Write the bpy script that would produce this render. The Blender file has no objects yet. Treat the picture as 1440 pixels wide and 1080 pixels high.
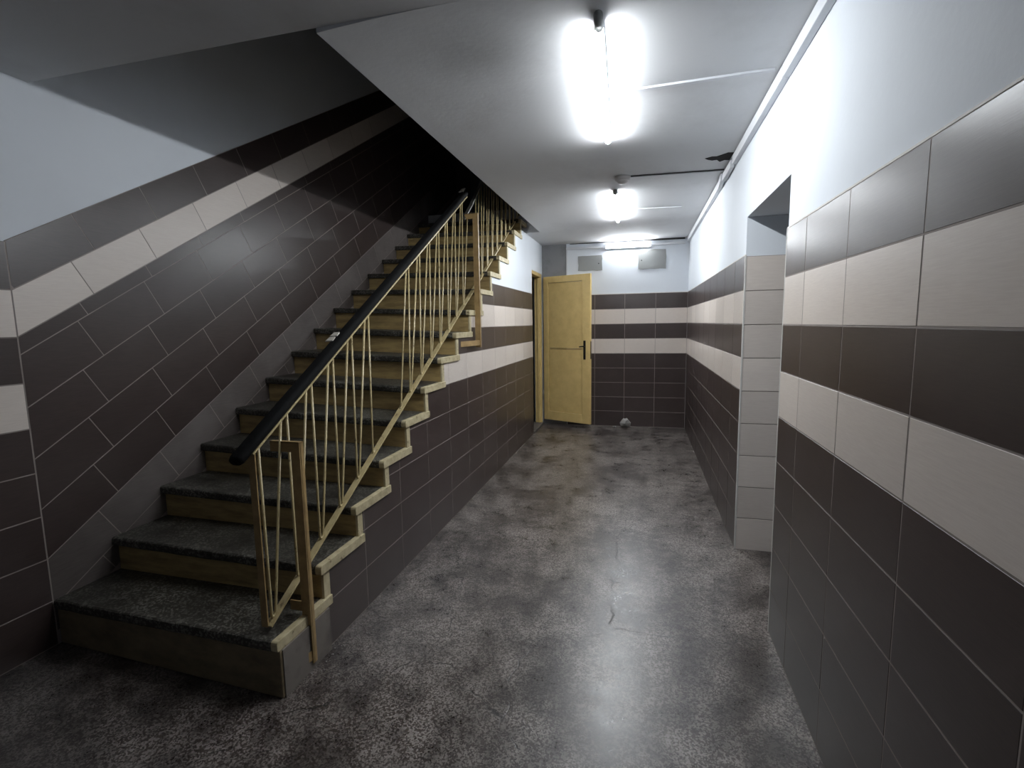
import bpy, bmesh, math, random
from mathutils import Vector, Matrix
random.seed(7)
S = bpy.context.scene
COL = S.collection

# ------------------------------------------------------------------ camera, world, exposure
def make_camera():
    yaw, pitch, roll = 0.2532, 0.1198, -0.0167
    f = 699.63
    fw = Vector((-math.sin(yaw)*math.cos(pitch), math.cos(yaw)*math.cos(pitch), -math.sin(pitch)))
    r = Vector((math.cos(yaw), math.sin(yaw), 0)); u = r.cross(fw)
    r2 = r*math.cos(roll) + u*math.sin(roll)
    u2 = -r*math.sin(roll) + u*math.cos(roll)
    cd = bpy.data.cameras.new('camera'); co = bpy.data.objects.new('camera', cd)
    cd.sensor_fit = 'HORIZONTAL'; cd.sensor_width = 36.0; cd.lens = f/1440*36.0
    cd.clip_start = 0.02; cd.clip_end = 60
    m = Matrix((r2, u2, -fw)).transposed().to_4x4()
    m.translation = Vector((0, 0, 1.4315))
    co.matrix_world = m
    COL.objects.link(co); S.camera = co
make_camera()
W = bpy.data.worlds.new('world'); S.world = W; W.use_nodes = True
W.node_tree.nodes['Background'].inputs[0].default_value = (0.62, 0.72, 0.9, 1)
W.node_tree.nodes['Background'].inputs[1].default_value = 0.03
S.view_settings.view_transform = 'Standard'
S.view_settings.look = 'None'
S.view_settings.gamma = 1.0
S.view_settings.use_curve_mapping = False
S.view_settings.exposure = 1.43
LAMP_STRENGTH = 82.0

# ------------------------------------------------------------------ dimensions (metres, floor at z = 0)
XR, XL, XS = 0.591, -1.337, -2.582      # right wall, wall under the stairs, stairwell wall
YB = 6.95                               # back wall
ZC = 2.505                              # ceiling
TOP = 1.810                             # top of the wall tiles
RH, TW = 0.2, 0.4                       # tile row height, tile width
Y0 = -0.75                              # the walls stop here, behind the camera
OPX, OPY0, OPY1 = -1.15, 1.705, 5.95    # opening in the ceiling over the stairs
DY0, DY1, DZ = 2.372, 3.254, 2.03       # doorway in the right wall
LY0, LY1, LZ = 6.27, 6.93, 2.11         # doorway in the left wall, by the back

def lin(c):
    c /= 255.0
    return c/12.92 if c <= 0.04045 else ((c+0.055)/1.055)**2.4
def rgb(r, g, b): return (lin(r), lin(g), lin(b), 1)

# ------------------------------------------------------------------ materials
class NT:
    def __init__(s, name):
        s.m = bpy.data.materials.new(name); s.m.use_nodes = True
        s.t = s.m.node_tree; s.b = s.t.nodes['Principled BSDF']
        s.geo = s.t.nodes.new('ShaderNodeNewGeometry')
    def n(s, typ, **kw):
        o = s.t.nodes.new(typ)
        for k, v in kw.items(): setattr(o, k, v)
        return o
    def l(s, a, b): s.t.links.new(a, b)
    def pos(s, scale=(1, 1, 1), rot=(0, 0, 0)):
        mp = s.n('ShaderNodeMapping'); mp.inputs['Scale'].default_value = scale; mp.inputs['Rotation'].default_value = rot
        s.l(s.geo.outputs['Position'], mp.inputs[0]); return mp.outputs[0]
    def noise(s, vec, scale, detail=4, rough=0.55):
        o = s.n('ShaderNodeTexNoise'); o.inputs['Scale'].default_value = scale
        o.inputs['Detail'].default_value = detail; o.inputs['Roughness'].default_value = rough
        s.l(vec, o.inputs['Vector']); return o.outputs['Fac']
    def ramp(s, fac, stops):
        o = s.n('ShaderNodeValToRGB'); e = o.color_ramp.elements
        while len(e) < len(stops): e.new(0.5)
        for i, (p, c) in enumerate(stops):
            e[i].position = p; e[i].color = c if isinstance(c, tuple) else (c, c, c, 1)
        s.l(fac, o.inputs[0]); return o.outputs[0]
    def mix(s, fac, a, b, mode='MIX'):
        o = s.n('ShaderNodeMix', data_type='RGBA', blend_type=mode)
        for sock, v in ((o.inputs[0], fac), (o.inputs[6], a), (o.inputs[7], b)):
            if hasattr(v, 'is_output') or hasattr(v, 'links'): s.l(v, sock)
            else: sock.default_value = v
        return o.outputs[2]
    def math(s, op, a, b=0.0):
        o = s.n('ShaderNodeMath', operation=op)
        for sock, v in ((o.inputs[0], a), (o.inputs[1], b)):
            if isinstance(v, (int, float)): sock.default_value = v
            else: s.l(v, sock)
        return o.outputs[0]
    def bump(s, h, strength, dist=0.01):
        o = s.n('ShaderNodeBump'); o.inputs['Strength'].default_value = strength; o.inputs['Distance'].default_value = dist
        s.l(h, o.inputs['Height']); s.l(o.outputs[0], s.b.inputs['Normal'])
    def setc(s, v):
        if isinstance(v, tuple): s.b.inputs['Base Color'].default_value = v
        else: s.l(v, s.b.inputs['Base Color'])
    def rough(s, v):
        if isinstance(v, (int, float)): s.b.inputs['Roughness'].default_value = v
        else: s.l(v, s.b.inputs['Roughness'])

def mat_tile(name, base, alt, rough, dust=0.0, streak=(3, 3, 60)):
    t = NT(name)
    oi = t.n('ShaderNodeObjectInfo')
    st = t.noise(t.pos(streak), 6.0, 3)
    cl = t.noise(t.pos(), 2.2, 3)
    c = t.mix(t.ramp(st, [(0.3, 0.0), (0.75, 1.0)]), base, alt)
    v = t.math('ADD', t.math('MULTIPLY', oi.outputs['Random'], 0.16), 0.92)
    cc = t.n('ShaderNodeCombineColor'); [t.l(v, cc.inputs[i]) for i in range(3)]
    c = t.mix(1.0, c, cc.outputs[0], 'MULTIPLY')
    d = t.ramp(cl, [(0.42, 0.0), (0.72, 1.0)])
    c = t.mix(t.math('MULTIPLY', d, dust), c, rgb(150, 142, 138))
    t.setc(c)
    t.rough(t.math('ADD', rough, t.math('MULTIPLY', cl, 0.10)))
    t.b.inputs['Specular IOR Level'].default_value = 0.62
    t.bump(st, 0.06, 0.002)
    return t.m

def mat_paint(name, base, dirt, amount=0.25, rough=0.75, scale=1.2):
    t = NT(name)
    n1 = t.noise(t.pos(), scale, 6, 0.6); n2 = t.noise(t.pos(), 45, 3)
    c = t.mix(t.math('MULTIPLY', t.ramp(n1, [(0.48, 0.0), (0.78, 1.0)]), amount), base, dirt)
    t.setc(c); t.rough(rough); t.bump(n2, 0.12, 0.004)
    return t.m

def mat_ceiling():
    t = NT('ceiling_paint')
    base, soot_and_hole = rgb(212, 213, 215), rgb(70, 68, 66)
    n1 = t.noise(t.pos((1, 0.7, 1)), 1.6, 6, 0.65); n2 = t.noise(t.pos(), 40, 3)
    c = t.mix(t.math('MULTIPLY', t.ramp(n1, [(0.5, 0.0), (0.8, 1.0)]), 0.35), base, rgb(150, 147, 146))
    # smoke stain on the paint over the foot of the stairs
    vm = t.n('ShaderNodeVectorMath', operation='DISTANCE')
    t.l(t.pos((1.0, 1.25, 1)), vm.inputs[0]); vm.inputs[1].default_value = (-0.62, 2.55, ZC)
    wob = t.math('ADD', vm.outputs['Value'], t.math('MULTIPLY', t.math('SUBTRACT', n1, 0.5), 0.7))
    c = t.mix(t.math('MULTIPLY', t.ramp(wob, [(0.0, 1.0), (0.32, 0.0)]), 0.32), c, soot_and_hole)
    t.setc(c); t.rough(0.8); t.bump(n2, 0.15, 0.004)
    return t.m

def mat_floor():
    t = NT('worn_terrazzo')
    P = t.pos()
    vo = t.n('ShaderNodeTexVoronoi'); vo.inputs['Scale'].default_value = 185
    t.l(P, vo.inputs['Vector'])
    chip = t.n('ShaderNodeSeparateColor'); t.l(vo.outputs['Color'], chip.inputs[0])
    vo2 = t.n('ShaderNodeTexVoronoi'); vo2.inputs['Scale'].default_value = 105
    t.l(P, vo2.inputs['Vector'])
    chip2 = t.n('ShaderNodeSeparateColor'); t.l(vo2.outputs['Color'], chip2.inputs[0])
    big = t.noise(P, 1.8, 8, 0.7)
    mid = t.noise(P, 7.0, 7, 0.68)
    dirt = t.ramp(t.math('ADD', t.math('MULTIPLY', big, 0.62), t.math('MULTIPLY', mid, 0.38)), [(0.44, 0.0), (0.575, 1.0)])
    dark = t.mix(t.ramp(mid, [(0.35, 0.0), (0.65, 1.0)]), rgb(37, 30, 28), rgb(58, 49, 45))
    mat = t.mix(t.ramp(mid, [(0.35, 0.0), (0.7, 1.0)]), rgb(68, 59, 55), rgb(92, 83, 78))
    chips = t.ramp(chip.outputs[0], [(0.52, 0.0), (0.66, 1.0)])
    chips2 = t.ramp(chip2.outputs[1], [(0.72, 0.0), (0.80, 1.0)])
    ch = t.math('MAXIMUM', chips, t.math('MULTIPLY', chips2, 0.8))
    clean = t.mix(t.math('MULTIPLY', ch, 0.72), mat, rgb(160, 153, 147))
    dirty = t.mix(t.math('MULTIPLY', ch, 0.2), dark, rgb(140, 133, 128))
    c = t.mix(dirt, dirty, clean)
    # dark grains
    c = t.mix(t.math('MULTIPLY', t.ramp(chip.outputs[2], [(0.80, 0.0), (0.88, 1.0)]), 0.6), c, rgb(40, 36, 35))
    # hairline cracks
    ve = t.n('ShaderNodeTexVoronoi', feature='DISTANCE_TO_EDGE'); ve.inputs['Scale'].default_value = 0.75
    wv = t.n('ShaderNodeVectorMath', operation='ADD'); t.l(P, wv.inputs[0])
    nn = t.n('ShaderNodeTexNoise'); nn.inputs['Scale'].default_value = 5; nn.inputs['Detail'].default_value = 6; t.l(P, nn.inputs['Vector'])
    sc = t.n('ShaderNodeVectorMath', operation='SCALE'); sc.inputs['Scale'].default_value = 0.22; t.l(nn.outputs['Color'], sc.inputs[0])
    t.l(sc.outputs[0], wv.inputs[1]); t.l(wv.outputs[0], ve.inputs['Vector'])
    cr = t.math('MULTIPLY', t.ramp(ve.outputs['Distance'], [(0.0012, 1.0), (0.004, 0.0)]), t.ramp(mid, [(0.46, 0.0), (0.52, 1.0)]))
    c = t.mix(cr, c, rgb(24, 21, 20))
    # pits
    pit = t.ramp(t.noise(P, 16, 2), [(0.76, 0.0), (0.79, 1.0)])
    c = t.mix(pit, c, rgb(28, 25, 24))
    t.setc(c)
    t.rough(t.math('ADD', 0.19, t.math('ADD', t.math('MULTIPLY', mid, 0.2), t.math('MULTIPLY', chip.outputs[1], 0.06))))
    h = t.math('SUBTRACT', t.math('ADD', t.math('MULTIPLY', mid, 0.7), t.math('MULTIPLY', ch, 0.12)), t.math('ADD', cr, pit))
    t.b.inputs['Specular IOR Level'].default_value = 0.7
    t.bump(h, 0.16, 0.006)
    return t.m

def mat_step():
    t = NT('dark_terrazzo')
    P = t.pos()
    vo = t.n('ShaderNodeTexVoronoi'); vo.inputs['Scale'].default_value = 130; t.l(P, vo.inputs['Vector'])
    chip = t.n('ShaderNodeSeparateColor'); t.l(vo.outputs['Color'], chip.inputs[0])
    m = t.noise(P, 5, 6, 0.6)
    ch = t.math('MULTIPLY', t.ramp(chip.outputs[0], [(0.6, 0.0), (0.75, 1.0)]), t.ramp(m, [(0.35, 0.1), (0.65, 0.75)]))
    c = t.mix(t.ramp(m, [(0.3, 0.0), (0.7, 1.0)]), rgb(38, 35, 30), rgb(68, 65, 57))
    t.setc(t.mix(ch, c, rgb(130, 128, 120)))
    t.rough(0.45); t.bump(m, 0.3, 0.006)
    return t.m

def mat_oilpaint(name, base, dirt, amt, rough=0.4, sc=(1.5, 1.5, 14), chips=False):
    t = NT(name)
    n1 = t.noise(t.pos(sc), 3.0, 6, 0.65); n2 = t.noise(t.pos(), 22, 4)
    c = t.mix(t.math('MULTIPLY', t.ramp(n1, [(0.38, 0.0), (0.68, 1.0)]), amt), base, dirt)
    if chips:
        c = t.mix(t.math('MULTIPLY', t.ramp(t.noise(t.pos(), 34, 4, 0.7), [(0.60, 0.0), (0.66, 1.0)]), 0.7), c, rgb(92, 74, 48))
    t.setc(c); t.rough(rough); t.bump(n2, 0.1, 0.003)
    return t.m

def mat_plain(name, c, rough=0.5, metal=0.0, noise_amt=0.15):
    t = NT(name)
    n1 = t.noise(t.pos(), 12, 4)
    d = tuple(x*0.55 for x in c[:3]) + (1,)
    t.setc(t.mix(t.math('MULTIPLY', n1, noise_amt*2), c, d)); t.rough(rough); t.b.inputs['Metallic'].default_value = metal
    return t.m

M = {}
M['dark'] = mat_tile('brown_tile', rgb(58, 48, 46), rgb(69, 58, 55), 0.27, 0.05)
M['light'] = mat_tile('cream_tile', rgb(212, 201, 192), rgb(222, 212, 203), 0.30, 0.04)
M['dusty'] = mat_tile('dusty_brown_tile', rgb(80, 72, 69), rgb(96, 88, 84), 0.5, 0.35)
M['grout'] = mat_paint('grout', rgb(150, 140, 134), rgb(96, 88, 84), 0.6, 0.85, 5)
M['white'] = mat_paint('white_wall_paint', rgb(220, 225, 231), rgb(192, 195, 200), 0.25)
M['bead'] = mat_paint('white_edge_filler', rgb(214, 211, 206), rgb(170, 165, 160), 0.5, 0.6, 9)
M['plaster'] = mat_paint('bare_grey_plaster', rgb(138, 138, 140), rgb(105, 104, 104), 0.7, 0.9, 4)
M['ceil'] = mat_ceiling()
M['floor'] = mat_floor()
M['step'] = mat_step()
M['riser'] = mat_oilpaint('old_ochre_riser_paint', rgb(190, 164, 110), rgb(112, 90, 58), 0.7, 0.5, (1.5, 1.5, 9))
M['cream'] = mat_oilpaint('cream_edge_paint', rgb(196, 184, 150), rgb(140, 124, 90), 0.6, 0.5, (6, 6, 6), True)
M['rail'] = mat_oilpaint('cream_railing_paint', rgb(190, 174, 130), rgb(140, 118, 78), 0.5, 0.35, (5, 5, 5), True)
M['rail_shaded'] = mat_oilpaint('shaded_railing_paint', rgb(172, 144, 98), rgb(118, 92, 60), 0.6, 0.4, (5, 5, 5))  # same paint as the rail, browned here for the posts' shaded faces
M['door'] = mat_oilpaint('yellow_door_paint', rgb(222, 194, 130), rgb(190, 160, 102), 0.4, 0.38, (3, 3, 3))
M['black'] = mat_plain('black_rubbed_plastic', rgb(7, 7, 8), 0.85)
M['black'].node_tree.nodes['Principled BSDF'].inputs['Specular IOR Level'].default_value = 0.2
M['iron'] = mat_plain('black_door_furniture', rgb(24, 22, 21), 0.4)
M['steel'] = mat_plain('bare_steel', rgb(150, 148, 142), 0.4, 0.6)
M['tape'] = mat_plain('torn_silver_tape', rgb(196, 190, 178), 0.45)
M['trunk'] = mat_plain('white_plastic_trunking', rgb(214, 216, 220), 0.5, 0, 0.08)
M['plate'] = mat_plain('grey_cover_plate', rgb(146, 148, 147), 0.55, 0.0, 0.12)
M['cable'] = mat_plain('dark_cable_and_gap', rgb(38, 36, 36), 0.6)
M['concrete'] = mat_paint('rough_concrete', rgb(112, 105, 98), rgb(60, 55, 50), 0.8, 0.9, 6)
M['stepfront'] = mat_oilpaint('worn_brown_front', rgb(136, 120, 92), rgb(90, 78, 60), 0.8, 0.6, (2, 2, 4))
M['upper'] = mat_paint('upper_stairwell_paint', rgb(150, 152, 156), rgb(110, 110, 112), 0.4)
M['soot_and_hole'] = mat_plain('painted_hole_dark', rgb(18, 16, 15), 0.95)  # near-black stands in for the shaded inside of the ceiling hole
M['paper'] = mat_plain('crumpled_white_paper', rgb(150, 148, 144), 0.8)
M['glassdome'] = mat_plain('sensor_housing', rgb(172, 168, 166), 0.35, 0, 0.08)
def mat_emit(name, col, st):
    m = bpy.data.materials.new(name); m.use_nodes = True; b = m.node_tree.nodes['Principled BSDF']
    b.inputs['Base Color'].default_value = (0.9, 0.9, 0.9, 1)
    b.inputs['Emission Color'].default_value = col; b.inputs['Emission Strength'].default_value = st
    return m
M['wall_tube'] = mat_emit('lit_wall_tube_diffuser', (0.92, 0.965, 1.0, 1), LAMP_STRENGTH*0.7)
M['tube'] = mat_emit('lit_tube_diffuser', (0.92, 0.965, 1.0, 1), LAMP_STRENGTH)

# ------------------------------------------------------------------ object helpers
def tag(o, label=None, cat=None, group=None, kind=None):
    if label: o['label'] = label
    if cat: o['category'] = cat
    if group: o['group'] = group
    if kind: o['kind'] = kind
    return o
def empty(name, loc=(0, 0, 0)):
    o = bpy.data.objects.new(name, None); COL.objects.link(o); o.location = loc; o.empty_display_size = 0.1; return o
def link(name, me, parent=None):
    o = bpy.data.objects.new(name, me); COL.objects.link(o)
    if parent is not None:
        o.parent = parent
        o.location = -Vector(parent.location) if parent.type == 'EMPTY' else (0, 0, 0)
    return o
def mesh(name, verts, faces, mats, fm=None, smooth=False):
    me = bpy.data.meshes.new(name); me.from_pydata([tuple(v) for v in verts], [], faces)
    for m in (mats if isinstance(mats, (list, tuple)) else [mats]): me.materials.append(m)
    if fm: me.polygons.foreach_set('material_index', fm)
    if smooth: me.polygons.foreach_set('use_smooth', [True]*len(me.polygons))
    me.update(); return me
def fixnormals(me):
    b = bmesh.new(); b.from_mesh(me); bmesh.ops.recalc_face_normals(b, faces=b.faces); b.to_mesh(me); b.free()
def obj(name, verts, faces, mats, parent=None, fm=None, smooth=False, bevel=0):
    me = mesh(name, verts, faces, mats, fm, smooth); fixnormals(me)
    if bevel:
        b = bmesh.new(); b.from_mesh(me)
        bmesh.ops.bevel(b, geom=[e for e in b.edges if e.calc_face_angle(0) > 0.5], offset=bevel, segments=2, profile=0.5, affect='EDGES', clamp_overlap=True)
        b.to_mesh(me); b.free()
    return link(name, me, parent)
class B:
    "collects shapes into one mesh"
    def __init__(s): s.v = []; s.f = []; s.m = []
    def add(s, v, f, mi=0):
        n = len(s.v); s.v += [tuple(x) for x in v]; s.f += [tuple(i+n for i in q) for q in f]; s.m += [mi]*len(f); return s
    def box(s, a, b, mi=0):
        (x0, y0, z0), (x1, y1, z1) = a, b
        v = [(x0,y0,z0),(x1,y0,z0),(x1,y1,z0),(x0,y1,z0),(x0,y0,z1),(x1,y0,z1),(x1,y1,z1),(x0,y1,z1)]
        return s.add(v, [(0,3,2,1),(4,5,6,7),(0,1,5,4),(1,2,6,5),(2,3,7,6),(3,0,4,7)], mi)
    def hexa(s, v, mi=0):
        return s.add(v, [(0,3,2,1),(4,5,6,7),(0,1,5,4),(1,2,6,5),(2,3,7,6),(3,0,4,7)], mi)
    def tube(s, pts, r, n=8, mi=0, caps=True):
        pts = [Vector(p) for p in pts]; rings = []
        up = None
        for i, p in enumerate(pts):
            d = (pts[min(i+1, len(pts)-1)] - pts[max(i-1, 0)]).normalized()
            if up is None:
                up = Vector((1, 0, 0)) if abs(d.x) < 0.9 else Vector((0, 0, 1))
            a = (up - d*up.dot(d)).normalized(); b = d.cross(a); up = a
            rr = r[i] if isinstance(r, (list, tuple)) else r
            rings.append([p + (a*math.cos(t) + b*math.sin(t))*rr for t in [2*math.pi*k/n for k in range(n)]])
        v = [q for ring in rings for q in ring]; f = []
        for i in range(len(pts)-1):
            for k in range(n):
                k2 = (k+1) % n
                f.append((i*n+k, i*n+k2, (i+1)*n+k2, (i+1)*n+k))
        if caps: f += [tuple(reversed(range(n))), tuple((len(pts)-1)*n+k for k in range(n))]
        return s.add(v, f, mi)
    def prism(s, poly, axis, a, b, mi=0):
        "poly 2-D, extruded along axis from a to b; (u,v) are the other two axes in order"
        def P(u, v, w):
            return {0: (w, u, v), 1: (u, w, v), 2: (u, v, w)}[axis]
        n = len(poly)
        v = [P(u, w_, a) for u, w_ in poly] + [P(u, w_, b) for u, w_ in poly]
        f = [tuple(reversed(range(n))), tuple(range(n, 2*n))] + [(i, (i+1) % n, n+(i+1) % n, n+i) for i in range(n)]
        return s.add(v, f, mi)
    def lathe(s, prof, c, n=24, mi=0):
        v = []; f = []
        for (r, z) in prof:
            for k in range(n):
                t = 2*math.pi*k/n; v.append((c[0]+r*math.cos(t), c[1]+r*math.sin(t), c[2]+z))
        for i in range(len(prof)-1):
            for k in range(n):
                k2 = (k+1) % n; f.append((i*n+k, i*n+k2, (i+1)*n+k2, (i+1)*n+k))
        f += [tuple(range(n)), tuple(range((len(prof)-1)*n, len(prof)*n))]
        return s.add(v, f, mi)
    def done(s, name, mats, parent=None, bevel=0, smooth=False):
        return obj(name, s.v, s.f, mats, parent, s.m, smooth, bevel)

# ------------------------------------------------------------------ stair profile (nosing points at both ends of each tread)
YRn = [1.480,1.768,2.058,2.345,2.62,2.90,3.19,3.49,3.80,4.11,4.41,4.71,5.025,5.335,5.64,5.95]
YLn = [1.545,1.825,2.107,2.39,2.68,2.97,3.26,3.547,3.838,4.132,4.43,4.73,5.025,5.33,5.635,5.95]
ZRn = [0.240,0.402,0.560,0.712,0.878,1.040,1.208,1.375,1.55,1.735,1.912,2.089,2.265,2.437,2.61,2.79]
ZLn = [0.213,0.392,0.567,0.741,0.914,1.083,1.253,1.424,1.596,1.768,1.940,2.112,2.288,2.464,2.635,2.79]
TT = 0.042                               # tread thickness
NS = 16
def under(y):
    "underside of the stair edge above the tiled wall under the stairs, at y"
    z = 0.0
    for n in range(NS-1):
        if y >= YRn[n] + 0.072: z = ZRn[n] - TT
    if y >= YRn[15] + 0.0: z = 99
    return z
BR = [YRn[n] + 0.072 for n in range(NS-1)] + [YRn[15]]

# ------------------------------------------------------------------ SHELL
# floor
b = B(); b.box((-3.2, Y0-1.6, -0.12), (2.0, 8.4, 0.0))
tag(b.done('floor', M['floor']), 'worn dark terrazzo floor with pale chips and cracks', kind='structure')

# ceiling (with the opening over the stairs) : four slabs in one mesh, plus a bead along the opening
b = B()
zt = ZC + 0.285
b.box((OPX, Y0, ZC), (XR+0.9, YB+0.1, zt))
b.box((XS-0.1, Y0, ZC), (OPX, OPY0, zt))
b.box((XS-0.1, OPY1, ZC), (OPX, YB+1.4, zt))
b.box((OPX, YB+0.1, ZC), (XR+0.9, YB+1.4, zt))
ceil = tag(b.done('ceiling', M['ceil']), 'pale smoke-stained painted ceiling with an opening over the stairs', kind='structure')
b = B()
N_ = 14; sag = [(OPX+0.55*i/N_, ZC-0.017*(1-i/N_)**2-0.0002) for i in range(N_+1)]
vv = [(x, y, z) for y in (OPY0, OPY1) for x, z in sag]
b.add(vv, [(i, i+1, N_+2+i, N_+1+i) for i in range(N_)])
b.add([(OPX, OPY0, sag[0][1]), (OPX, OPY1, sag[0][1]), (OPX, OPY1, ZC+0.004), (OPX, OPY0, ZC+0.004)], [(0, 1, 2, 3)])
b.add([(x, OPY0, z) for x, z in sag]+[(OPX+0.55, OPY0, ZC+0.004), (OPX, OPY0, ZC+0.004)], [tuple(range(N_+3))])
b.add([(x, OPY1, z) for x, z in sag]+[(OPX+0.55, OPY1, ZC+0.004), (OPX, OPY1, ZC+0.004)], [tuple(range(N_+3))])
eo = b.done('edge_render', M['ceil'], ceil)
for p_ in eo.data.polygons: p_.use_smooth = len(p_.vertices) == 4 and abs(p_.normal.z) > 0.9
# torn hole beside the trunking, its dark inside painted as a flat patch
b = B()
hp = [(0.40,3.68),(0.44,3.655),(0.47,3.66),(0.50,3.63),(0.53,3.60),(0.566,3.61),(0.564,3.76),(0.53,3.75),(0.505,3.78),(0.48,3.73),(0.45,3.735),(0.42,3.71)]
b.prism(hp, 2, ZC-0.003, ZC+0.01)
b.done('painted_hole', M['soot_and_hole'], ceil)

def setwall(name, verts_boxes, mat, label):
    b = B()
    for a, c in verts_boxes: b.box(a, c)
    return tag(b.done(name, mat), label, kind='structure')

# tiles ----------------------------------------------------------
TD, GD = 0.009, 0.0007     # tile depth, grout recess
def tile_mesh(key, w, h, mat, cache={}):
    k = (round(w, 4), round(h, 4), mat)
    if k in cache: return cache[k]
    c = 0.0007
    v = [(0,0,-TD),(w,0,-TD),(w,h,-TD),(0,h,-TD),(0,0,-c),(w,0,-c),(w,h,-c),(0,h,-c),(c,c,0),(w-c,c,0),(w-c,h-c,0),(c,h-c,0)]
    f = [(0,1,5,4),(1,2,6,5),(2,3,7,6),(3,0,4,7),(4,5,9,8),(5,6,10,9),(6,7,11,10),(7,4,8,11),(8,9,10,11)]
    me = mesh('tile', v, f, M[mat]); cache[k] = me; return me
def place(me, parent, o, eu, ev, en):
    ob = bpy.data.objects.new('tile', me); COL.objects.link(ob)
    m = Matrix((eu, ev, en)).transposed().to_4x4(); m.translation = Vector(o)
    ob.matrix_world = m; ob.parent = parent
    return ob
def rect_tile(parent, origin, eu, ev, en, u0, v0, u1, v1, mat, g=0.0048):
    u0 += g/2; u1 -= g/2; v0 += g/2; v1 -= g/2
    if u1-u0 < 0.012 or v1-v0 < 0.012: return
    j = random.uniform(-0.0004, 0.0004)
    o = Vector(origin) + Vector(eu)*u0 + Vector(ev)*v0 + Vector(en)*j
    place(tile_mesh(0, u1-u0, v1-v0, mat), parent, o, Vector(eu), Vector(ev), Vector(en))
def poly_tile(parent, origin, eu, ev, en, poly, mat, g=0.0048):
    "tile cut to a polygon given in the wall's own (u, v)"
    n = len(poly); me_v = []
    area = sum(poly[i][0]*poly[(i+1) % n][1]-poly[(i+1) % n][0]*poly[i][1] for i in range(n))/2
    if abs(area) < 0.0006: return
    if area < 0: poly = poly[::-1]
    out = []
    for i in range(n):       # inset by g/2
        p0, p1, p2 = Vector(poly[i-1]), Vector(poly[i]), Vector(poly[(i+1) % n])
        d1 = (p1-p0).normalized(); d2 = (p2-p1).normalized()
        n1 = Vector((-d1.y, d1.x)); n2 = Vector((-d2.y, d2.x)); s = n1+n2
        if s.length < 1e-4: out.append(p1+n1*g/2); continue
        s.normalize(); out.append(p1 + s*min((g/2)/max(s.dot(n1), 0.3), g))
    E_u, E_v, E_n, O = Vector(eu), Vector(ev), Vector(en), Vector(origin)
    fr = [O+E_u*p.x+E_v*p.y for p in out]; bk = [q-E_n*TD for q in fr]
    me = mesh('tile', fr+bk, [tuple(range(n))]+[(i, n+i, n+(i+1) % n, (i+1) % n) for i in range(n)], M[mat])
    fixnormals(me)
    o = bpy.data.objects.new('tile', me); COL.objects.link(o); o.parent = parent
def rowmat(r): return 'light' if r in (1, 3) else 'dark'
ROWS = [(TOP-RH*(r+1), TOP-RH*r) for r in range(9)]; ROWS[8] = (0.001, ROWS[8][1])
def tile_rows(parent, origin, eu, ev, en, cuts, rows=range(9), matf=rowmat):
    for r in rows:
        z0, z1 = ROWS[r]
        for a, c in zip(cuts[:-1], cuts[1:]): rect_tile(parent, origin, eu, ev, en, a, z0, c, z1, matf(r))
X, Y, Z = Vector((1,0,0)), Vector((0,1,0)), Vector((0,0,1))
def cutlist(a, b, joint, w=TW):
    k = math.ceil((a+0.0001-joint)/w); L = [a]
    while joint+k*w < b-0.0001: L.append(joint+k*w); k += 1
    return L+[b]

# right wall: white backing with doorway, grout bed, tiles
PB = 0.005
wr = setwall('wall_right', [((XR+PB, Y0, 0), (XR+0.16, DY0, ZC)), ((XR+PB, DY0, DZ), (XR+0.30, DY1, ZC)), ((XR+PB, DY1, 0), (XR+0.32, YB+0.1, ZC))],
             M['white'], 'right-hand wall, white above brown and cream striped tiles')
b = B(); b.box((XR+GD, Y0, 0), (XR+0.012, DY0-0.004, TOP)); b.box((XR+GD, DY1+0.004, 0), (XR+0.012, YB-0.01, TOP)); b.done('grout', M['grout'], wr)
tile_rows(wr, (XR, 0, 0), Y, Z, -X, [Y0, -0.311, 0.089, 0.489, 0.889, 1.295, 1.715, 2.110, DY0])
tile_rows(wr, (XR, 0, 0), Y, Z, -X, cutlist(DY1, YB-0.012, 3.56))
# passage behind the doorway
wp = setwall('wall_passage', [((XR+0.32, DY1, 0), (XR+1.15, DY1+0.1, ZC)), ((XR+1.05, DY0-1.2, 0), (XR+1.15, DY1, ZC)), ((XR+0.16, DY0-1.3, 0), (XR+1.15, DY0-1.2, ZC)),
                              ((XR+0.30, DY0-1.2, DZ), (XR+1.05, DY1, DZ+0.1))],
             M['white'], 'walls of the side passage seen through the right-hand doorway')
# far jamb of the doorway : cream tiles, one per row
b = B(); b.box((XR+0.004, DY1-0.004, 0), (XR+0.7, DY1+0.001, TOP-0.005)); jg = b.done('jamb_grout', M['grout'], wr)
for r in range(9):
    z0, z1 = ROWS[r]
    rect_tile(wr, (0, DY1-0.007, 0), X, Z, -Y, XR+0.006, z0-0.006, XR+0.36, z1-0.006, 'light')
    rect_tile(wr, (0, DY1-0.007, 0), X, Z, -Y, XR+0.36, z0-0.006, XR+0.7, z1-0.006, 'light')
b = B(); b.box((XR-0.001, DY0-0.004, 0.0), (XR+0.008, DY0+0.006, TOP+0.002)); tag(b.done('trim_1', M['bead'], bevel=0.002), 'white corner bead on the near edge of the right-hand doorway', kind='structure')
b = B(); b.box((XR-0.001, DY1-0.009, 0.0), (XR+0.009, DY1+0.002, TOP+0.002)); tag(b.done('trim_2', M['bead'], bevel=0.002), 'white corner bead on the far edge of the right-hand doorway', kind='structure')
b = B(); b.box((XR, Y0, TOP), (XR+0.008, DY0, TOP+0.006)); b.box((XR, DY1, TOP), (XR+0.008, YB, TOP+0.005)); b.done('filler_line', M['bead'], wr)

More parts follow.
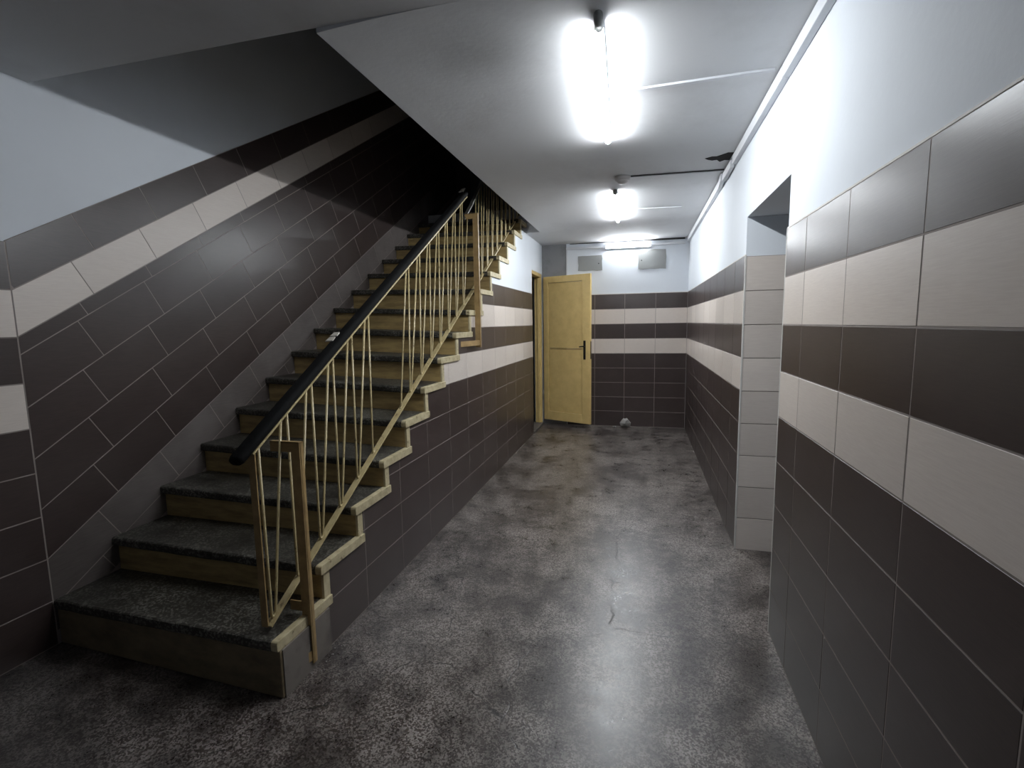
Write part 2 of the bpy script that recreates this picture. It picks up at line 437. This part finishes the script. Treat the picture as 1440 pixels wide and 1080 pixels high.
# back wall : painted part, bare plaster strip at the left, tiles
wb = setwall('wall_back', [((-1.0, YB+PB, 0), (XR+0.1, YB+0.15, ZC))], M['white'], 'far end wall, white above brown and cream striped tiles')
b = B(); b.box((XL-0.1, YB+PB+0.004, 0), (-1.0, YB+0.15, ZC)); b.done('bare_plaster', M['plaster'], wb)
b = B(); b.box((-0.99, YB+GD, 0), (XR, YB+0.012, TOP)); b.done('grout', M['grout'], wb)
tile_rows(wb, (0, YB, 0), X, Z, -Y, cutlist(-0.99, XR-0.001, XR-1.2))
b = B(); b.box((-0.99, YB, TOP), (XR, YB+0.008, TOP+0.008)); b.done('filler_line', M['bead'], wb)

# wall under the stairs (stepped top) + pier beside the left doorway
def stepped(y0, y1, z0, z1):
    "polygon of [y0,y1]x[z0,z1] under the stair profile, in (y,z); None when nothing is left"
    ys = [y0] + [q for q in BR if y0+1e-4 < q < y1-1e-4] + [y1]
    top = []
    for a, c in zip(ys[:-1], ys[1:]):
        h = min(z1, under((a+c)/2)); top.append((a, c, h))
    while top and top[0][2] <= z0+0.004: top.pop(0)
    if not top: return None
    pts = [(top[0][0], z0), (y1, z0)]
    for a, c, h in reversed(top):
        if h <= z0+0.004: break
        for q in ((c, h), (a, h)):
            if (Vector(pts[-1])-Vector(q)).length > 1e-4: pts.append(q)
    return pts
b = B()
prof = stepped(YRn[0]+0.072, YRn[15], 0, ZC)
b.prism(prof, 0, XL-0.06, XL-PB)
b.box((XL-0.12, YRn[15], 0), (XL-PB, LY0, ZC))
b.box((XL-0.12, LY0, LZ), (XL-PB, YB+0.1, ZC))
b.box((XL-0.12, LY1, 0), (XL-PB, YB+0.1, LZ))
wl = tag(b.done('wall_left', M['white']), 'left corridor wall under the stairs, white above striped tiles', kind='structure')
b = B(); b.prism(stepped(YRn[0]+0.072, YRn[15]-0.2, 0, TOP), 0, XL-0.012, XL-GD); b.box((XL-0.012, YRn[15]-0.2, 0), (XL-GD, LY0, TOP)); b.done('grout', M['grout'], wl)
for r in range(9):
    z0, z1 = ROWS[r]
    cuts = cutlist(YRn[0]+0.09, LY0, 3.345)
    for a, c in zip(cuts[:-1], cuts[1:]):
        pl = stepped(a, c, z0, z1)
        if pl is None: continue
        if len(pl) == 4 and abs(pl[2][1]-z1) < 1e-5 and abs(pl[0][0]-a) < 1e-5: rect_tile(wl, (XL, 0, 0), -Y, Z, X, -c, z0, -a, z1, rowmat(r))
        else: poly_tile(wl, (XL, 0, 0), Y, Z, X, pl, rowmat(r))
# wall of the stairwell : backing, near tiles (level rows), raked tiles
ws = setwall('wall_stairwell', [((XS-0.15, Y0, 0), (XS-PB, 8.4, 5.4))], M['white'], 'stairwell wall with tiles raking up along the stairs')
SEAM = 1.545
SL = 0.60; CO = 1/math.hypot(1, SL); SI = SL*CO
def yz(s, t): return (SEAM + s*CO - t*SI, s*SI + t*CO)
tlines = [1.556, 1.380, 1.210, 1.144, 0.946, 0.748, 0.550, 0.351, 0.154, -0.043, -0.24, -0.44]
jo = [2.065, 1.114, 1.03, 0.971, 0.850, 0.730, 0.607, 0.485, 0.363, 0.24, 0.12]
b = B(); b.box((XS-0.012, Y0, 0), (XS-GD, SEAM, TOP))
tz = 1.556/CO
b.prism([(SEAM, 0.0), (7.6, 0.0), (7.6, tz+SL*(7.6-SEAM)), (SEAM, tz)], 0, XS-0.012, XS-GD); b.done('grout', M['grout'], ws)
tile_rows(ws, (XS, 0, 0), -Y, Z, X, [-q for q in reversed([Y0, -0.055, 0.345, 0.745, 1.145, SEAM])])
def clip(poly, a, bb, c):   # keep a*u + bb*v <= c
    out = []
    for i in range(len(poly)):
        p, q = poly[i-1], poly[i]; dp = a*p[0]+bb*p[1]-c; dq = a*q[0]+bb*q[1]-c
        if (dp < 0) != (dq < 0):
            w = dp/(dp-dq); out.append((p[0]+w*(q[0]-p[0]), p[1]+w*(q[1]-p[1])))
        if dq <= 0: out.append(q)
    return out
for i in range(len(tlines)-1):
    t1, t0 = tlines[i], tlines[i+1]
    m = 'light' if i == 1 else ('dusty' if i >= 7 else 'dark')
    k = -12
    while k < 30:
        s0 = jo[i] + 0.4085*k - 2.0425; s1 = s0 + 0.4085; k += 1
        pl = [yz(s0, t0), yz(s1, t0), yz(s1, t1), yz(s0, t1)]
        pl = clip(pl, -1, 0, -(SEAM+0.001)); pl = clip(pl, 1, 0, 7.0) if pl else pl
        pl = clip(pl, 0, -1, -0.002) if pl else pl
        # behind the stairs nothing is tiled
        if pl: pl = clip(pl, SL, -1, SL*SEAM - 0.06)
        if len(pl) >= 3: poly_tile(ws, (XS, 0, 0), Y, Z, X, pl, m)
# upper stairwell : dark, closed
uz = 5.3
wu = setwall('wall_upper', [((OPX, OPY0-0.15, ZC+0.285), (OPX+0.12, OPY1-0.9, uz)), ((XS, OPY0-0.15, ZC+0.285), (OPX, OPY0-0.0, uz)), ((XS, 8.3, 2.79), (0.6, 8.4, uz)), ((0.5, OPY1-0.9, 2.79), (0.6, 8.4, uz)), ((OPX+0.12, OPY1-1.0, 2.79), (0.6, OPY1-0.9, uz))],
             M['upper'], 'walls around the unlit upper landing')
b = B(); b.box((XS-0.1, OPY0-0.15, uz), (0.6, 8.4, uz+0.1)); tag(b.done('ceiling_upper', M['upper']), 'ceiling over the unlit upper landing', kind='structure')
# dark room behind the left doorway
wk = setwall('wall_side_room', [((XL-1.25, 6.0, 0), (XL-0.12, 6.1, ZC)), ((XL-1.25, 6.1, 0), (XL-1.2, 8.3, ZC)), ((XL-1.25, 8.3, 0), (XL+0.1, 8.35, ZC)), ((XL-0.12, YB+0.1, 0), (XL-0.02, 8.3, ZC))],
                 M['plaster'], 'unlit room behind the doorway at the far left')

# ------------------------------------------------------------------ STAIRCASE
st = tag(empty('staircase', (-1.96, 1.5, 0)), 'straight flight of dark terrazzo steps with ochre risers along the tiled left wall', 'stairs')
xl, xr = XS + 0.002, XL + 0.004
def rz(n, side):   # bottom of riser n
    return 0.0 if n == 0 else (ZRn if side else ZLn)[n-1]
for n in range(NS):
    # riser
    ra, rb = YRn[n]+0.028, YLn[n]+0.028
    zl, zr = ZLn[n]-TT, ZRn[n]-TT
    b = B()
    if n == 0:   # the first step is a cast block
        b.hexa([(xl, rb-0.02, 0), (xr+0.012, ra-0.02, 0), (xr+0.012, YRn[1]+0.03, 0), (xl, YLn[1]+0.03, 0),
                (xl, rb-0.02, zl), (xr+0.012, ra-0.02, zr), (xr+0.012, YRn[1]+0.03, zr), (xl, YLn[1]+0.03, zl)])
        ro = b.done('riser', M['stepfront'], st, bevel=0.008); ro['label'] = 'dark brown front of the lowest step'
        b = B(); b.hexa([(xr+0.010, ra-0.008, 0.001), (xr+0.016, ra-0.008, 0.001), (xr+0.016, YRn[1]+0.03, 0.001), (xr+0.010, YRn[1]+0.03, 0.001),
                         (xr+0.010, ra-0.008, zr), (xr+0.016, ra-0.008, zr), (xr+0.016, YRn[1]+0.03, zr), (xr+0.010, YRn[1]+0.03, zr)])
        b.done('side_render', M['concrete'], ro)
    else:
        b.hexa([(xl, rb, ZLn[n-1]), (xr-0.014, ra, ZRn[n-1]), (xr-0.014, ra+0.035, ZRn[n-1]), (xl, rb+0.035, ZLn[n-1]),
                (xl, rb, zl), (xr-0.014, ra, zr), (xr-0.014, ra+0.035, zr), (xl, rb+0.035, zl)])
        ro = b.done('riser', M['riser'], st)
        b = B(); zb = ZRn[n-1]
        b.hexa([(xr-0.014, ra-0.002, zb), (xr-0.002, ra-0.002, zb), (xr-0.002, ra+0.041, zb), (xr-0.014, ra+0.041, zb),
                (xr-0.014, ra-0.002, zr), (xr-0.002, ra-0.002, zr), (xr-0.002, ra+0.041, zr), (xr-0.014, ra+0.041, zr)])
        eo = b.done('riser_end', M['cream'], ro)
    # tread
    if n < NS-1:
        ya, yb = YRn[n+1]+0.045, YLn[n+1]+0.045
        zA, zB = ZLn[n], ZRn[n]
        wr_ = 0.022
        r_ = 0.012
        b = B()
        # rounded nosing profile swept across the width
        def sect(x, y, z, y2):
            return [(x, y+0.010, z), (x, y+0.003, z-0.004), (x, y, z-0.012), (x, y, z-TT+0.008), (x, y+0.004, z-TT), (x, y2, z-TT), (x, y2, z)]
        segs = 14; pts = []
        rnd = random.Random(n)
        for i in range(segs+1):
            w = i/segs; x = xl + (xr-wr_-xl)*w
            jz = rnd.uniform(-0.0025, 0.0015) if 0 < i < segs else 0
            jy = rnd.uniform(-0.002, 0.003) if 0 < i < segs else 0
            y = YLn[n]+(YRn[n]-YLn[n])*w+jy; z = zA+(zB-zA)*w
            sc = sect(x, y, z, yb+(ya-yb)*w)
            sc[0] = (sc[0][0], sc[0][1], sc[0][2]+jz*0.4); sc[1] = (sc[1][0], sc[1][1], sc[1][2]+jz)
            pts += sc
        m_ = 7; f = []
        for i in range(segs):
            for k in range(m_):
                k2 = (k+1) % m_; f.append((i*m_+k, i*m_+k2, (i+1)*m_+k2, (i+1)*m_+k))
        f += [tuple(range(m_)), tuple(segs*m_+k for k in range(m_))]
        b.add(pts, f)
        to = b.done('tread', M['step'], st)
        # cream painted end of the tread
        b = B(); s0 = sect(xr-wr_, YRn[n], zB, ya); s1 = sect(xr+0.008, YRn[n], zB, YRn[n+1]+0.070)
        s0[5] = (s0[5][0], YRn[n+1]+0.070, s0[5][2]); s0[6] = (s0[6][0], YRn[n+1]+0.070, s0[6][2])
        b.add(s0+s1, [tuple(range(7)), tuple(range(7, 14))]+[(k, (k+1) % 7, 7+(k+1) % 7, 7+k) for k in range(7)])
        b.done('tread_end', M['cream'], to, bevel=0.002)
# sloping concrete soffit beneath (closes the space under the steps)
b = B()
b.hexa([(xl, 1.95, 0.02), (xr-0.07, 1.95, 0.02), (xr-0.07, 2.1, 0.0), (xl, 2.1, 0.0), (xl, 5.95, 2.55), (xr-0.07, 5.95, 2.55), (xr-0.07, 6.1, 2.50), (xl, 6.1, 2.50)])
b.done('soffit', M['concrete'], st)

# ------------------------------------------------------------------ RAILING
XB = -1.400
rl = tag(empty('stair_railing', (XB, 1.5, 0.26)), 'cream metal stair railing with leaning rods and a black handrail', 'railing')
def zb(y): return 0.561*y - 0.578
def zt_(y): return 0.950 + 0.603*(y-1.49)
def bar(bb, p0, p1, wx, th, mi=0):
    "flat bar from p0 to p1 in the plane x = const; wx width along x, th thickness across"
    p0, p1 = Vector(p0), Vector(p1); d = (p1-p0).normalized(); n = Vector((1,0,0)).cross(d).normalized()
    a, c = Vector((wx/2, 0, 0)), n*th/2
    bb.hexa([p0-a-c, p0+a-c, p0+a+c, p0-a+c, p1-a-c, p1+a-c, p1+a+c, p1-a+c], mi)
b = B(); bar(b, (XB, 1.528, zb(1.528)-0.012), (XB, 5.9, zb(5.9)-0.005), 0.030, 0.010); b.done('bottom_rail', M['rail'], rl, bevel=0.001)
b = B(); bar(b, (XB, 1.505, zt_(1.505)+0.008), (XB, 4.0, zt_(4.0)+0.008), 0.030, 0.008); b.done('top_bar', M['rail'], rl, bevel=0.001)
b = B(); b.box((XB-0.030, 1.525, zb(1.528)-0.015), (XB, 1.531, zt_(1.528)+0.008)); b.done('end_bar', M['rail_shaded'], rl, bevel=0.001)
# black handrail, oval section
def handrail(y0, y1, w, h, zoff):
    b = B(); n = 16; d = Vector((0, 1, 0.603)).normalized(); up = Vector((1,0,0)).cross(d).normalized()
    pts = []; ys = [y0, y0+0.012]+[y0+0.012+(y1-y0-0.012)*i/10 for i in range(1, 11)]
    for i, y in enumerate(ys):
        sc = 0.8 if i == 0 else 1.0
        for k in range(n):
            t = 2*math.pi*k/n; cx = abs(math.cos(t))**0.7*math.copysign(1, math.cos(t)); cz = abs(math.sin(t))**0.7*math.copysign(1, math.sin(t))
            pts.append(Vector((XB-0.004, y, zt_(y)+zoff)) + Vector((w/2*cx*sc, 0, 0)) + up*(h/2*cz*sc))
    f = [(i*n+k, i*n+(k+1) % n, (i+1)*n+(k+1) % n, (i+1)*n+k) for i in range(len(ys)-1) for k in range(n)]
    f += [tuple(range(n)), tuple((len(ys)-1)*n+k for k in range(n))]
    b.add(pts, f); return b
hr = handrail(1.435, 3.99, 0.056, 0.040, 0.038).done('handrail', M['black'], rl, smooth=True); hr['label'] = 'black plastic handrail'
# torn tape joints on the handrail
def tape(y, n, seed):
    rnd = random.Random(seed); b = B()
    for i in range(n):
        yy = y + i*0.035; p = Vector((XB-0.030+rnd.uniform(-0.004, 0.01), yy, zt_(yy)+0.058+rnd.uniform(-0.004, 0.006)))
        b.hexa([p+Vector(q) for q in ((-0.02,0,0),(0.02,0.004,0.002),(0.018,0.03,0.018),(-0.016,0.026,0.016),(-0.018,0,0.005),(0.018,0.004,0.007),(0.016,0.03,0.024),(-0.012,0.026,0.022))])
    return b.done('joint_tape', M['tape'], hr)
tape(2.075, 2, 3); tape(3.955, 2, 5)
# bare steel bar that carries the rail on upwards
b = B()
for a, c in (((3.93, 2.28), (4.12, 2.425)), ((4.12, 2.425), (4.46, 2.72)), ((4.46, 2.72), (5.9, 3.595))):
    bar(b, (XB, a[0], a[1]), (XB, c[0], c[1]), 0.028, 0.010)
uo = b.done('upper_bar', M['steel'], rl); uo['label'] = 'bare metal bar without its black cover'
def ztop(y):
    if y < 4.0: return zt_(y)+0.005
    if y < 4.12: return 2.335+(y-4.0)*0.75
    if y < 4.46: return 2.425+(y-4.12)*0.868
    return 2.72+(y-4.46)*0.607
RR = 0.0055
for k in range(26):
    if k in (6, 15): continue
    ybm = 1.560 + 0.1635*k if k < 8 else 1.560+0.1635*8-0.012 + 0.1705*(k-8)
    yc = 1.613 + 0.1685*k
    if ybm > 5.8: break
    zbm = zb(ybm)+0.006
    yl, yr_ = yc-0.066, yc+0.066
    if k >= 16: yl, yr_ = yc-0.05, yc+0.05
    pl = (XB, yl, ztop(yl)); pr = (XB, yr_, ztop(yr_))
    u = 0.011
    arc = [(XB, ybm-u*math.cos(t), zbm-u*math.sin(t)*0.9+0.3*u*math.cos(t)*-1) for t in [math.pi*i/6 for i in range(7)]]
    if k == 5: pts = [pl]+arc
    elif k == 7: pts = arc[:]+[pr]; pts = arc[3:]+[(XB, (ybm+yr_)/2+0.012, (zbm+ztop(yr_))/2+0.05), pr]
    else: pts = [pl]+arc+[pr]
    b = B(); b.tube(pts, RR, 8); b.done('baluster', M['rail'], rl, smooth=True)
# posts : flat bars facing down the stairs, with straps
def post(y, x0, x1, z0, z1, strapx, mid, foot):
    b = B(); b.box((x0, y, z0), (x1, y+0.006, z1)); b.box((x1-0.005, y-0.004, z0), (x1, y+0.022, z1))
    p = b.done('post', M['rail_shaded'], rl, bevel=0.001)
    b = B(); b.box((strapx, y, z1-0.042), (x0+0.002, y+0.006, z1)); b.box((strapx, y, z1-0.004), (x1, y+0.018, z1+0.001)); b.done('strap', M['rail_shaded'], p)
    if mid: b = B(); b.box((XB-0.006, y, mid), (x0+0.002, y+0.006, mid+0.042)); b.done('strap', M['rail_shaded'], p)
    b = B(); b.hexa(foot(y, x0)); b.done('foot_strap', M['rail_shaded'], p)
post(1.664, -1.352, -1.308, 0.030, 0.978, -1.448, 0.258,
     lambda y, x: [(XL+0.002, y-0.10, 0.045), (x+0.04, y, 0.045), (x+0.04, y+0.006, 0.045), (XL+0.002, y-0.09, 0.045),
                   (XL+0.002, y-0.10, 0.088), (x+0.04, y, 0.088), (x+0.04, y+0.006, 0.088), (XL+0.002, y-0.09, 0.088)])
post(3.950, -1.330, -1.284, 1.245, 2.325, -1.396, 0,
     lambda y, x: [(XL+0.002, y-0.34, 1.262), (x+0.04, y, 1.262), (x+0.04, y+0.006, 1.262), (XL+0.002, y-0.33, 1.262),
                   (XL+0.002, y-0.34, 1.305), (x+0.04, y, 1.305), (x+0.04, y+0.006, 1.305), (XL+0.002, y-0.33, 1.305)])

# ------------------------------------------------------------------ DOOR at the far left
fr = tag(empty('door_frame', (XL, 6.6, 0)), 'yellow painted frame of the doorway in the far left corner', 'frame')
b = B(); b.box((XL-0.10, LY1-0.05, 0), (XL-0.006, LY1+0.0, LZ)); b.box((XL-0.06, LY1-0.07, 0), (XL-0.03, LY1-0.05, LZ-0.05)); b.done('jamb', M['door'], fr, bevel=0.003)
b = B(); b.box((XL-0.10, LY0, 0), (XL-0.012, LY0+0.045, LZ)); b.done('jamb', M['door'], fr, bevel=0.003)
b = B(); b.box((XL-0.10, LY0, LZ-0.045), (XL-0.006, LY1, LZ)); b.done('lintel', M['door'], fr, bevel=0.003)
b = B(); b.box((XL-0.12, LY0, 0), (XL+0.01, LY1, 0.03)); b.done('threshold', M['concrete'], fr, bevel=0.006)
DZ0, DZ1 = 0.085, 2.065
hx, hy = XL+0.045, 6.90; fx, fy = -0.620, 6.60
dv = Vector((fx-hx, fy-hy, 0)); DWd = dv.length; du = dv.normalized(); dn = Vector((du.y, -du.x, 0))  # dn faces the camera
if dn.y > 0: dn = -dn
door = tag(empty('door_1', (hx, hy, DZ0)), 'open pale yellow panelled door with black handle in front of the far wall', kind='structure')
def dbox(bb, u0, u1, z0, z1, t0, t1):
    O = Vector((hx, hy, 0)); v = []
    for z in (z0, z1):
        for (u_, t_) in ((u0, t0), (u1, t0), (u1, t1), (u0, t1)): v.append(O+du*u_+dn*t_+Vector((0, 0, z)))
    bb.hexa(v)
T = 0.038
b = B()
for a in ((0, 0.075, DZ0, DZ1), (DWd-0.125, DWd, DZ0, DZ1)): dbox(b, a[0], a[1], a[2], a[3], 0, T)
dbox(b, 0.075, DWd-0.125, DZ1-0.085, DZ1, 0, T); dbox(b, 0.075, DWd-0.125, DZ0, DZ0+0.12, 0, T); 
b.done('stile', M['door'], door, bevel=0.003)
b = B(); dbox(b, 0.075, DWd-0.125, 1.078, 1.088, 0.004, T-0.030); b.done('mid_rail', M['door'], door, bevel=0.003)
for z0, z1 in ((DZ0+0.12, 1.075), (1.091, DZ1-0.085)):
    b = B(); dbox(b, 0.083, DWd-0.131, z0+0.004, z1-0.004 if z1 > 1.2 else z1, 0.006, T-0.016); b.done('panel', M['door'], door)
b = B(); dbox(b, DWd-0.10, DWd-0.065, 0.95, 1.20, T, T+0.006); hp_ = b.done('handle_plate', M['iron'], door, bevel=0.008)
b = B(); O = Vector((hx, hy, 0))
b.tube([O+du*(DWd-0.082)+dn*(T+0.004)+Z*1.125, O+du*(DWd-0.082)+dn*(T+0.045)+Z*1.125, O+du*(DWd-0.10)+dn*(T+0.05)+Z*1.125, O+du*(DWd-0.135)+dn*(T+0.05)+Z*1.118], 0.008, 8)
b.done('lever', M['iron'], hp_, smooth=True)
b = B(); dbox(b, DWd-0.001, DWd+0.002, 0.96, 1.19, 0.008, T-0.008); b.done('latch_plate', M['iron'], door)
for hz in (0.45, 1.78):
    b = B(); b.tube([Vector((hx-0.006, hy+0.0, hz-0.05))+dn*T, Vector((hx-0.006, hy, hz+0.05))+dn*T], 0.008, 8); b.done('hinge', M['steel'], door, smooth=True)

# ------------------------------------------------------------------ LAMPS
def lamp(name, p0, p1, label):
    "slim LED tube on a batten, p0 to p1 just under the ceiling"
    p0, p1 = Vector(p0), Vector(p1); d = (p1-p0).normalized(); L = (p1-p0).length
    root = tag(empty(name, (p0+p1)/2), label, 'lamp')
    s = Vector((-d.y, d.x, 0))
    b = B(); a = s*0.0155
    z = ZC-p0.z
    v = [p0-a, p1-a, p1+a, p0+a]
    b.hexa([q+Z*0.003 for q in v]+[q+Z*z for q in v]); b.done('batten', M['trunk'], root)
    b = B(); n = 10; vs = []; rings = [(0.03, 1.0), (1.0, 1.0)]
    st_ = [(p0+d*0.03, 0.0155), (p1-d*0.008, 0.0155), (p1-d*0.002, 0.012), (p1, 0.007)]
    for c_, rr in st_:
        for k in range(n+1):
            t = math.pi*k/n
            vs.append(c_ + s*rr*math.cos(t) - Z*rr*math.sin(t)*1.0 + Z*0.003)
    f = [(i*(n+1)+k, i*(n+1)+k+1, (i+1)*(n+1)+k+1, (i+1)*(n+1)+k) for i in range(len(st_)-1) for k in range(n)]
    f += [tuple(range(n+1)), tuple((len(st_)-1)*(n+1)+k for k in range(n+1))] + [(i*(n+1), (i+1)*(n+1), (i+1)*(n+1)+n, i*(n+1)+n) for i in range(len(st_)-1)]
    b.add(vs, f); b.done('diffuser', M['tube'], root)
    b = B(); b.tube([p0-d*0.05, p0+d*0.03], 0.0165, 12); b.done('end_cap', M['plate'], root, smooth=True)
    return root
lamp('tube_lamp', (-0.158, 1.92, ZC-0.022), (-0.200, 3.12, ZC-0.022), 'lit ceiling tube nearest the camera')
lamp('tube_lamp', (-0.215, 4.30, ZC-0.022), (-0.245, 5.50, ZC-0.022), 'lit ceiling tube farther down the corridor, past the round sensor')
root = tag(empty('wall_tube_lamp', (-0.175, YB-0.03, 2.43)), 'lit horizontal tube high on the far end wall', 'lamp')
b = B(); b.box((-0.47, YB-0.035, 2.411), (0.12, YB+0.004, 2.449)); b.done('batten', M['trunk'], root)
b = B(); n = 10
for x in (-0.455, 0.105):
    b.v += [(x, YB-0.034-0.017*math.sin(math.pi*k/n), 2.43+0.017*math.cos(math.pi*k/n)) for k in range(n+1)]
b.f += [(k, k+1, n+2+k, n+1+k) for k in range(n)]+[tuple(range(n+1)), tuple(range(n+1, 2*n+2)), (0, n+1, 2*n+1, n)]; b.m += [0]*(n+3)
b.done('diffuser', M['wall_tube'], root)
for x in (-0.475, 0.105):
    b = B(); b.box((x, YB-0.05, 2.408), (x+0.02, YB-0.018, 2.452)); b.done('end_cap', M['trunk'], root, bevel=0.003)

# ------------------------------------------------------------------ SENSOR, TRUNKING, CABLES
sx, sy = -0.145, 3.93
root = tag(empty('ceiling_sensor', (sx, sy, ZC)), 'small round grey ceiling sensor between the two ceiling tubes', 'sensor')
b = B(); b.lathe([(0.040, 0), (0.056, -0.004), (0.056, -0.020), (0.050, -0.030)], (sx, sy, ZC)); b.done('base', M['glassdome'], root, smooth=True)
b = B(); b.lathe([(0.046, -0.029), (0.040, -0.040), (0.028, -0.050), (0.012, -0.056), (0.002, -0.057)], (sx, sy, ZC)); b.done('dome', M['glassdome'], root, smooth=True)

tr = tag(empty('ceiling_trunking', (XR, 3.5, ZC)), 'white cable trunking along the top of the right-hand wall', 'trunking')
def trunk(a, c, za, zc, xa=0.0, xc=0.0, h=0.056, w=0.026):
    b = B()
    def S_(y, z, x): return [(XR-w-x, y, z-h), (XR+PB-0.001-x, y, z-h), (XR+PB-0.001-x, y, z), (XR-w-x, y, z)]
    p, q = S_(a, za, xa), S_(c, zc, xc)
    b.hexa(p+q); b.done('trunk_length', M['trunk'], tr, bevel=0.003)
trunk(Y0, 2.46, ZC-0.002, ZC-0.003)
trunk(2.465, 3.66, ZC-0.003, ZC-0.004)
trunk(3.72, 4.02, ZC-0.012, ZC-0.022, 0.006, 0.012, 0.050, 0.022)
trunk(4.04, 4.26, ZC-0.010, ZC-0.020, 0.02, 0.008, 0.050, 0.022)
trunk(4.28, YB-0.01, ZC-0.006, ZC-0.006)
def cross(name, x0, x1, y0, y1, label, h=0.010, w=0.020, mat='trunk', cable=False):
    r_ = tag(empty(name, ((x0+x1)/2, (y0+y1)/2, ZC)), label, 'trunking')
    b = B(); b.hexa([(x0, y0-w/2, ZC-h), (x1, y1-w/2, ZC-h), (x1, y1+w/2, ZC-h), (x0, y0+w/2, ZC-h), (x0, y0-w/2, ZC+0.0), (x1, y1-w/2, ZC), (x1, y1+w/2, ZC), (x0, y0+w/2, ZC)])
    b.done('cover', M[mat], r_, bevel=0.002)
    if cable:
        b = B(); pts = [(x0+(x1-x0)*i/12, y0+(y1-y0)*i/12-w/2-0.012+0.003*math.sin(i*2.1), ZC-0.005) for i in range(13)]
        b.tube(pts, 0.005, 6); b.done('cable', M['cable'], r_, smooth=True)
cross('cross_trunking', -0.13, XR-0.045, 2.53, 2.50, 'thin white trunking across the ceiling from the nearest tube', 0.010, 0.026)
cross('cross_trunking', -0.085, XR-0.03, 3.95, 3.99, 'thin trunking with a dark cable from the round sensor to the wall', 0.012, 0.020, cable=True)
cross('cross_trunking', -0.05, 0.36, 5.05, 5.09, 'short white trunking across the ceiling beside the farther tube', 0.008, 0.016)
r_ = tag(empty('wall_trunking', (-0.2, YB, 2.44)), 'white trunking along the top of the far wall, with a dark strip painted for the shaded gap above it', 'trunking')
b = B(); b.box((-1.0, YB-0.018, 2.425), (-0.48, YB+0.004, 2.455)); b.done('cover', M['trunk'], r_, bevel=0.002)
b = B(); b.box((0.127, YB-0.018, 2.425), (0.545, YB+0.004, 2.455)); b.done('cover', M['trunk'], r_, bevel=0.002)
b = B(); b.box((-1.0, YB-0.012, 2.0), (-0.985, YB+0.004, 2.425)); b.done('cover', M['trunk'], r_, bevel=0.002)
b = B(); b.tube([(-0.95, YB-0.010, ZC-0.006), (-0.3, YB-0.010, ZC-0.008), (0.2, YB-0.014, ZC-0.008), (0.54, YB-0.016, ZC-0.009)], [0.004, 0.005, 0.010, 0.011], 8); b.done('cable', M['cable'], r_, smooth=True)  # not a cable: dark strip standing in for the shaded gap under the ceiling

# grey cover plates on the far wall
def plate(x0, x1, z0, z1, sxp, label, seed):
    rnd = random.Random(seed)
    r_ = tag(empty('cover_plate', ((x0+x1)/2, YB, (z0+z1)/2)), label, 'plate')
    pts = []
    for (a, c) in (((x0, z0), (x1, z0)), ((x1, z0), (x1, z1)), ((x1, z1), (x0, z1)), ((x0, z1), (x0, z0))):
        for i in range(5):
            w = i/5; j = 0.005
            pts.append((a[0]+(c[0]-a[0])*w+rnd.uniform(-j, j), a[1]+(c[1]-a[1])*w+rnd.uniform(-j, j)))
    b = B(); b.prism(pts, 1, YB-0.003, YB+0.006); b.done('plate_face', M['plate'], r_)
    b = B(); b.tube([(sxp, YB-0.007, (z0+z1)/2-0.01), (sxp, YB-0.002, (z0+z1)/2-0.01)], 0.008, 10); b.done('screw', M['iron'], r_)
plate(-0.835, -0.515, 2.135, 2.335, -0.56, 'grey cover plate on the far wall above the yellow door', 1)
plate(-0.045, 0.31, 2.125, 2.375, 0.0, 'grey cover plate at the right of the lit tube on the far wall', 2)

# ------------------------------------------------------------------ SMALL THINGS ON THE FLOOR
def lump(name, c, r, seed, mat, sq=(1, 1, 0.8), sub=2):
    bm = bmesh.new(); bmesh.ops.create_icosphere(bm, subdivisions=sub, radius=r); rnd = random.Random(seed)
    for v in bm.verts:
        k = rnd.uniform(0.66, 1.18); k2 = 1.0-0.5*max(0, v.co.z/r); v.co = Vector((v.co.x*k*k2*sq[0], v.co.y*k*k2*sq[1], v.co.z*k*sq[2]))
    mz = min(v.co.z for v in bm.verts)
    for v in bm.verts: v.co.z -= mz
    me = bpy.data.meshes.new(name); bm.to_mesh(me); bm.free(); me.materials.append(M[mat])
    o = bpy.data.objects.new(name, me); COL.objects.link(o); o.location = c; return o
tag(lump('crumpled_paper', (-0.19, 6.86, 0.001), 0.075, 4, 'paper', (1.0, 0.7, 0.95)), 'crumpled white paper on the floor against the far wall', 'litter')
tag(lump('plaster_chip', (-0.33, 6.84, 0.001), 0.026, 9, 'paper', (1.2, 0.8, 0.5), 1), 'small pale chip on the floor left of the crumpled paper', 'litter')
b = B(); rnd = random.Random(11)
def crumb(x, y, r):
    bm = bmesh.new(); bmesh.ops.create_icosphere(bm, subdivisions=1, radius=r)
    v = [Vector((q.co.x*rnd.uniform(.6, 1.2)+x, q.co.y*rnd.uniform(.6, 1.2)+y, (q.co.z+r*0.9)*0.6+0.0005)) for q in bm.verts]
    b.add(v, [tuple(w.index for w in f_.verts) for f_ in bm.faces]); bm.free()
for i in range(60):
    y = rnd.uniform(1.55, 2.1); x = XL + 0.03 + abs(rnd.gauss(0, 0.07)); crumb(x, y, rnd.uniform(0.0015, 0.0045))
for i in range(40): crumb(XR-0.012-abs(rnd.gauss(0, 0.02)), rnd.uniform(0.9, 2.3), rnd.uniform(0.0015, 0.004))
for i in range(14): crumb(XL+0.03+abs(rnd.gauss(0, 0.03)), rnd.uniform(2.1, 6.2), rnd.uniform(0.002, 0.006))
tag(b.done('plaster_crumbs', M['paper']), 'pale plaster crumbs scattered on the floor along the walls', 'debris', kind='stuff')
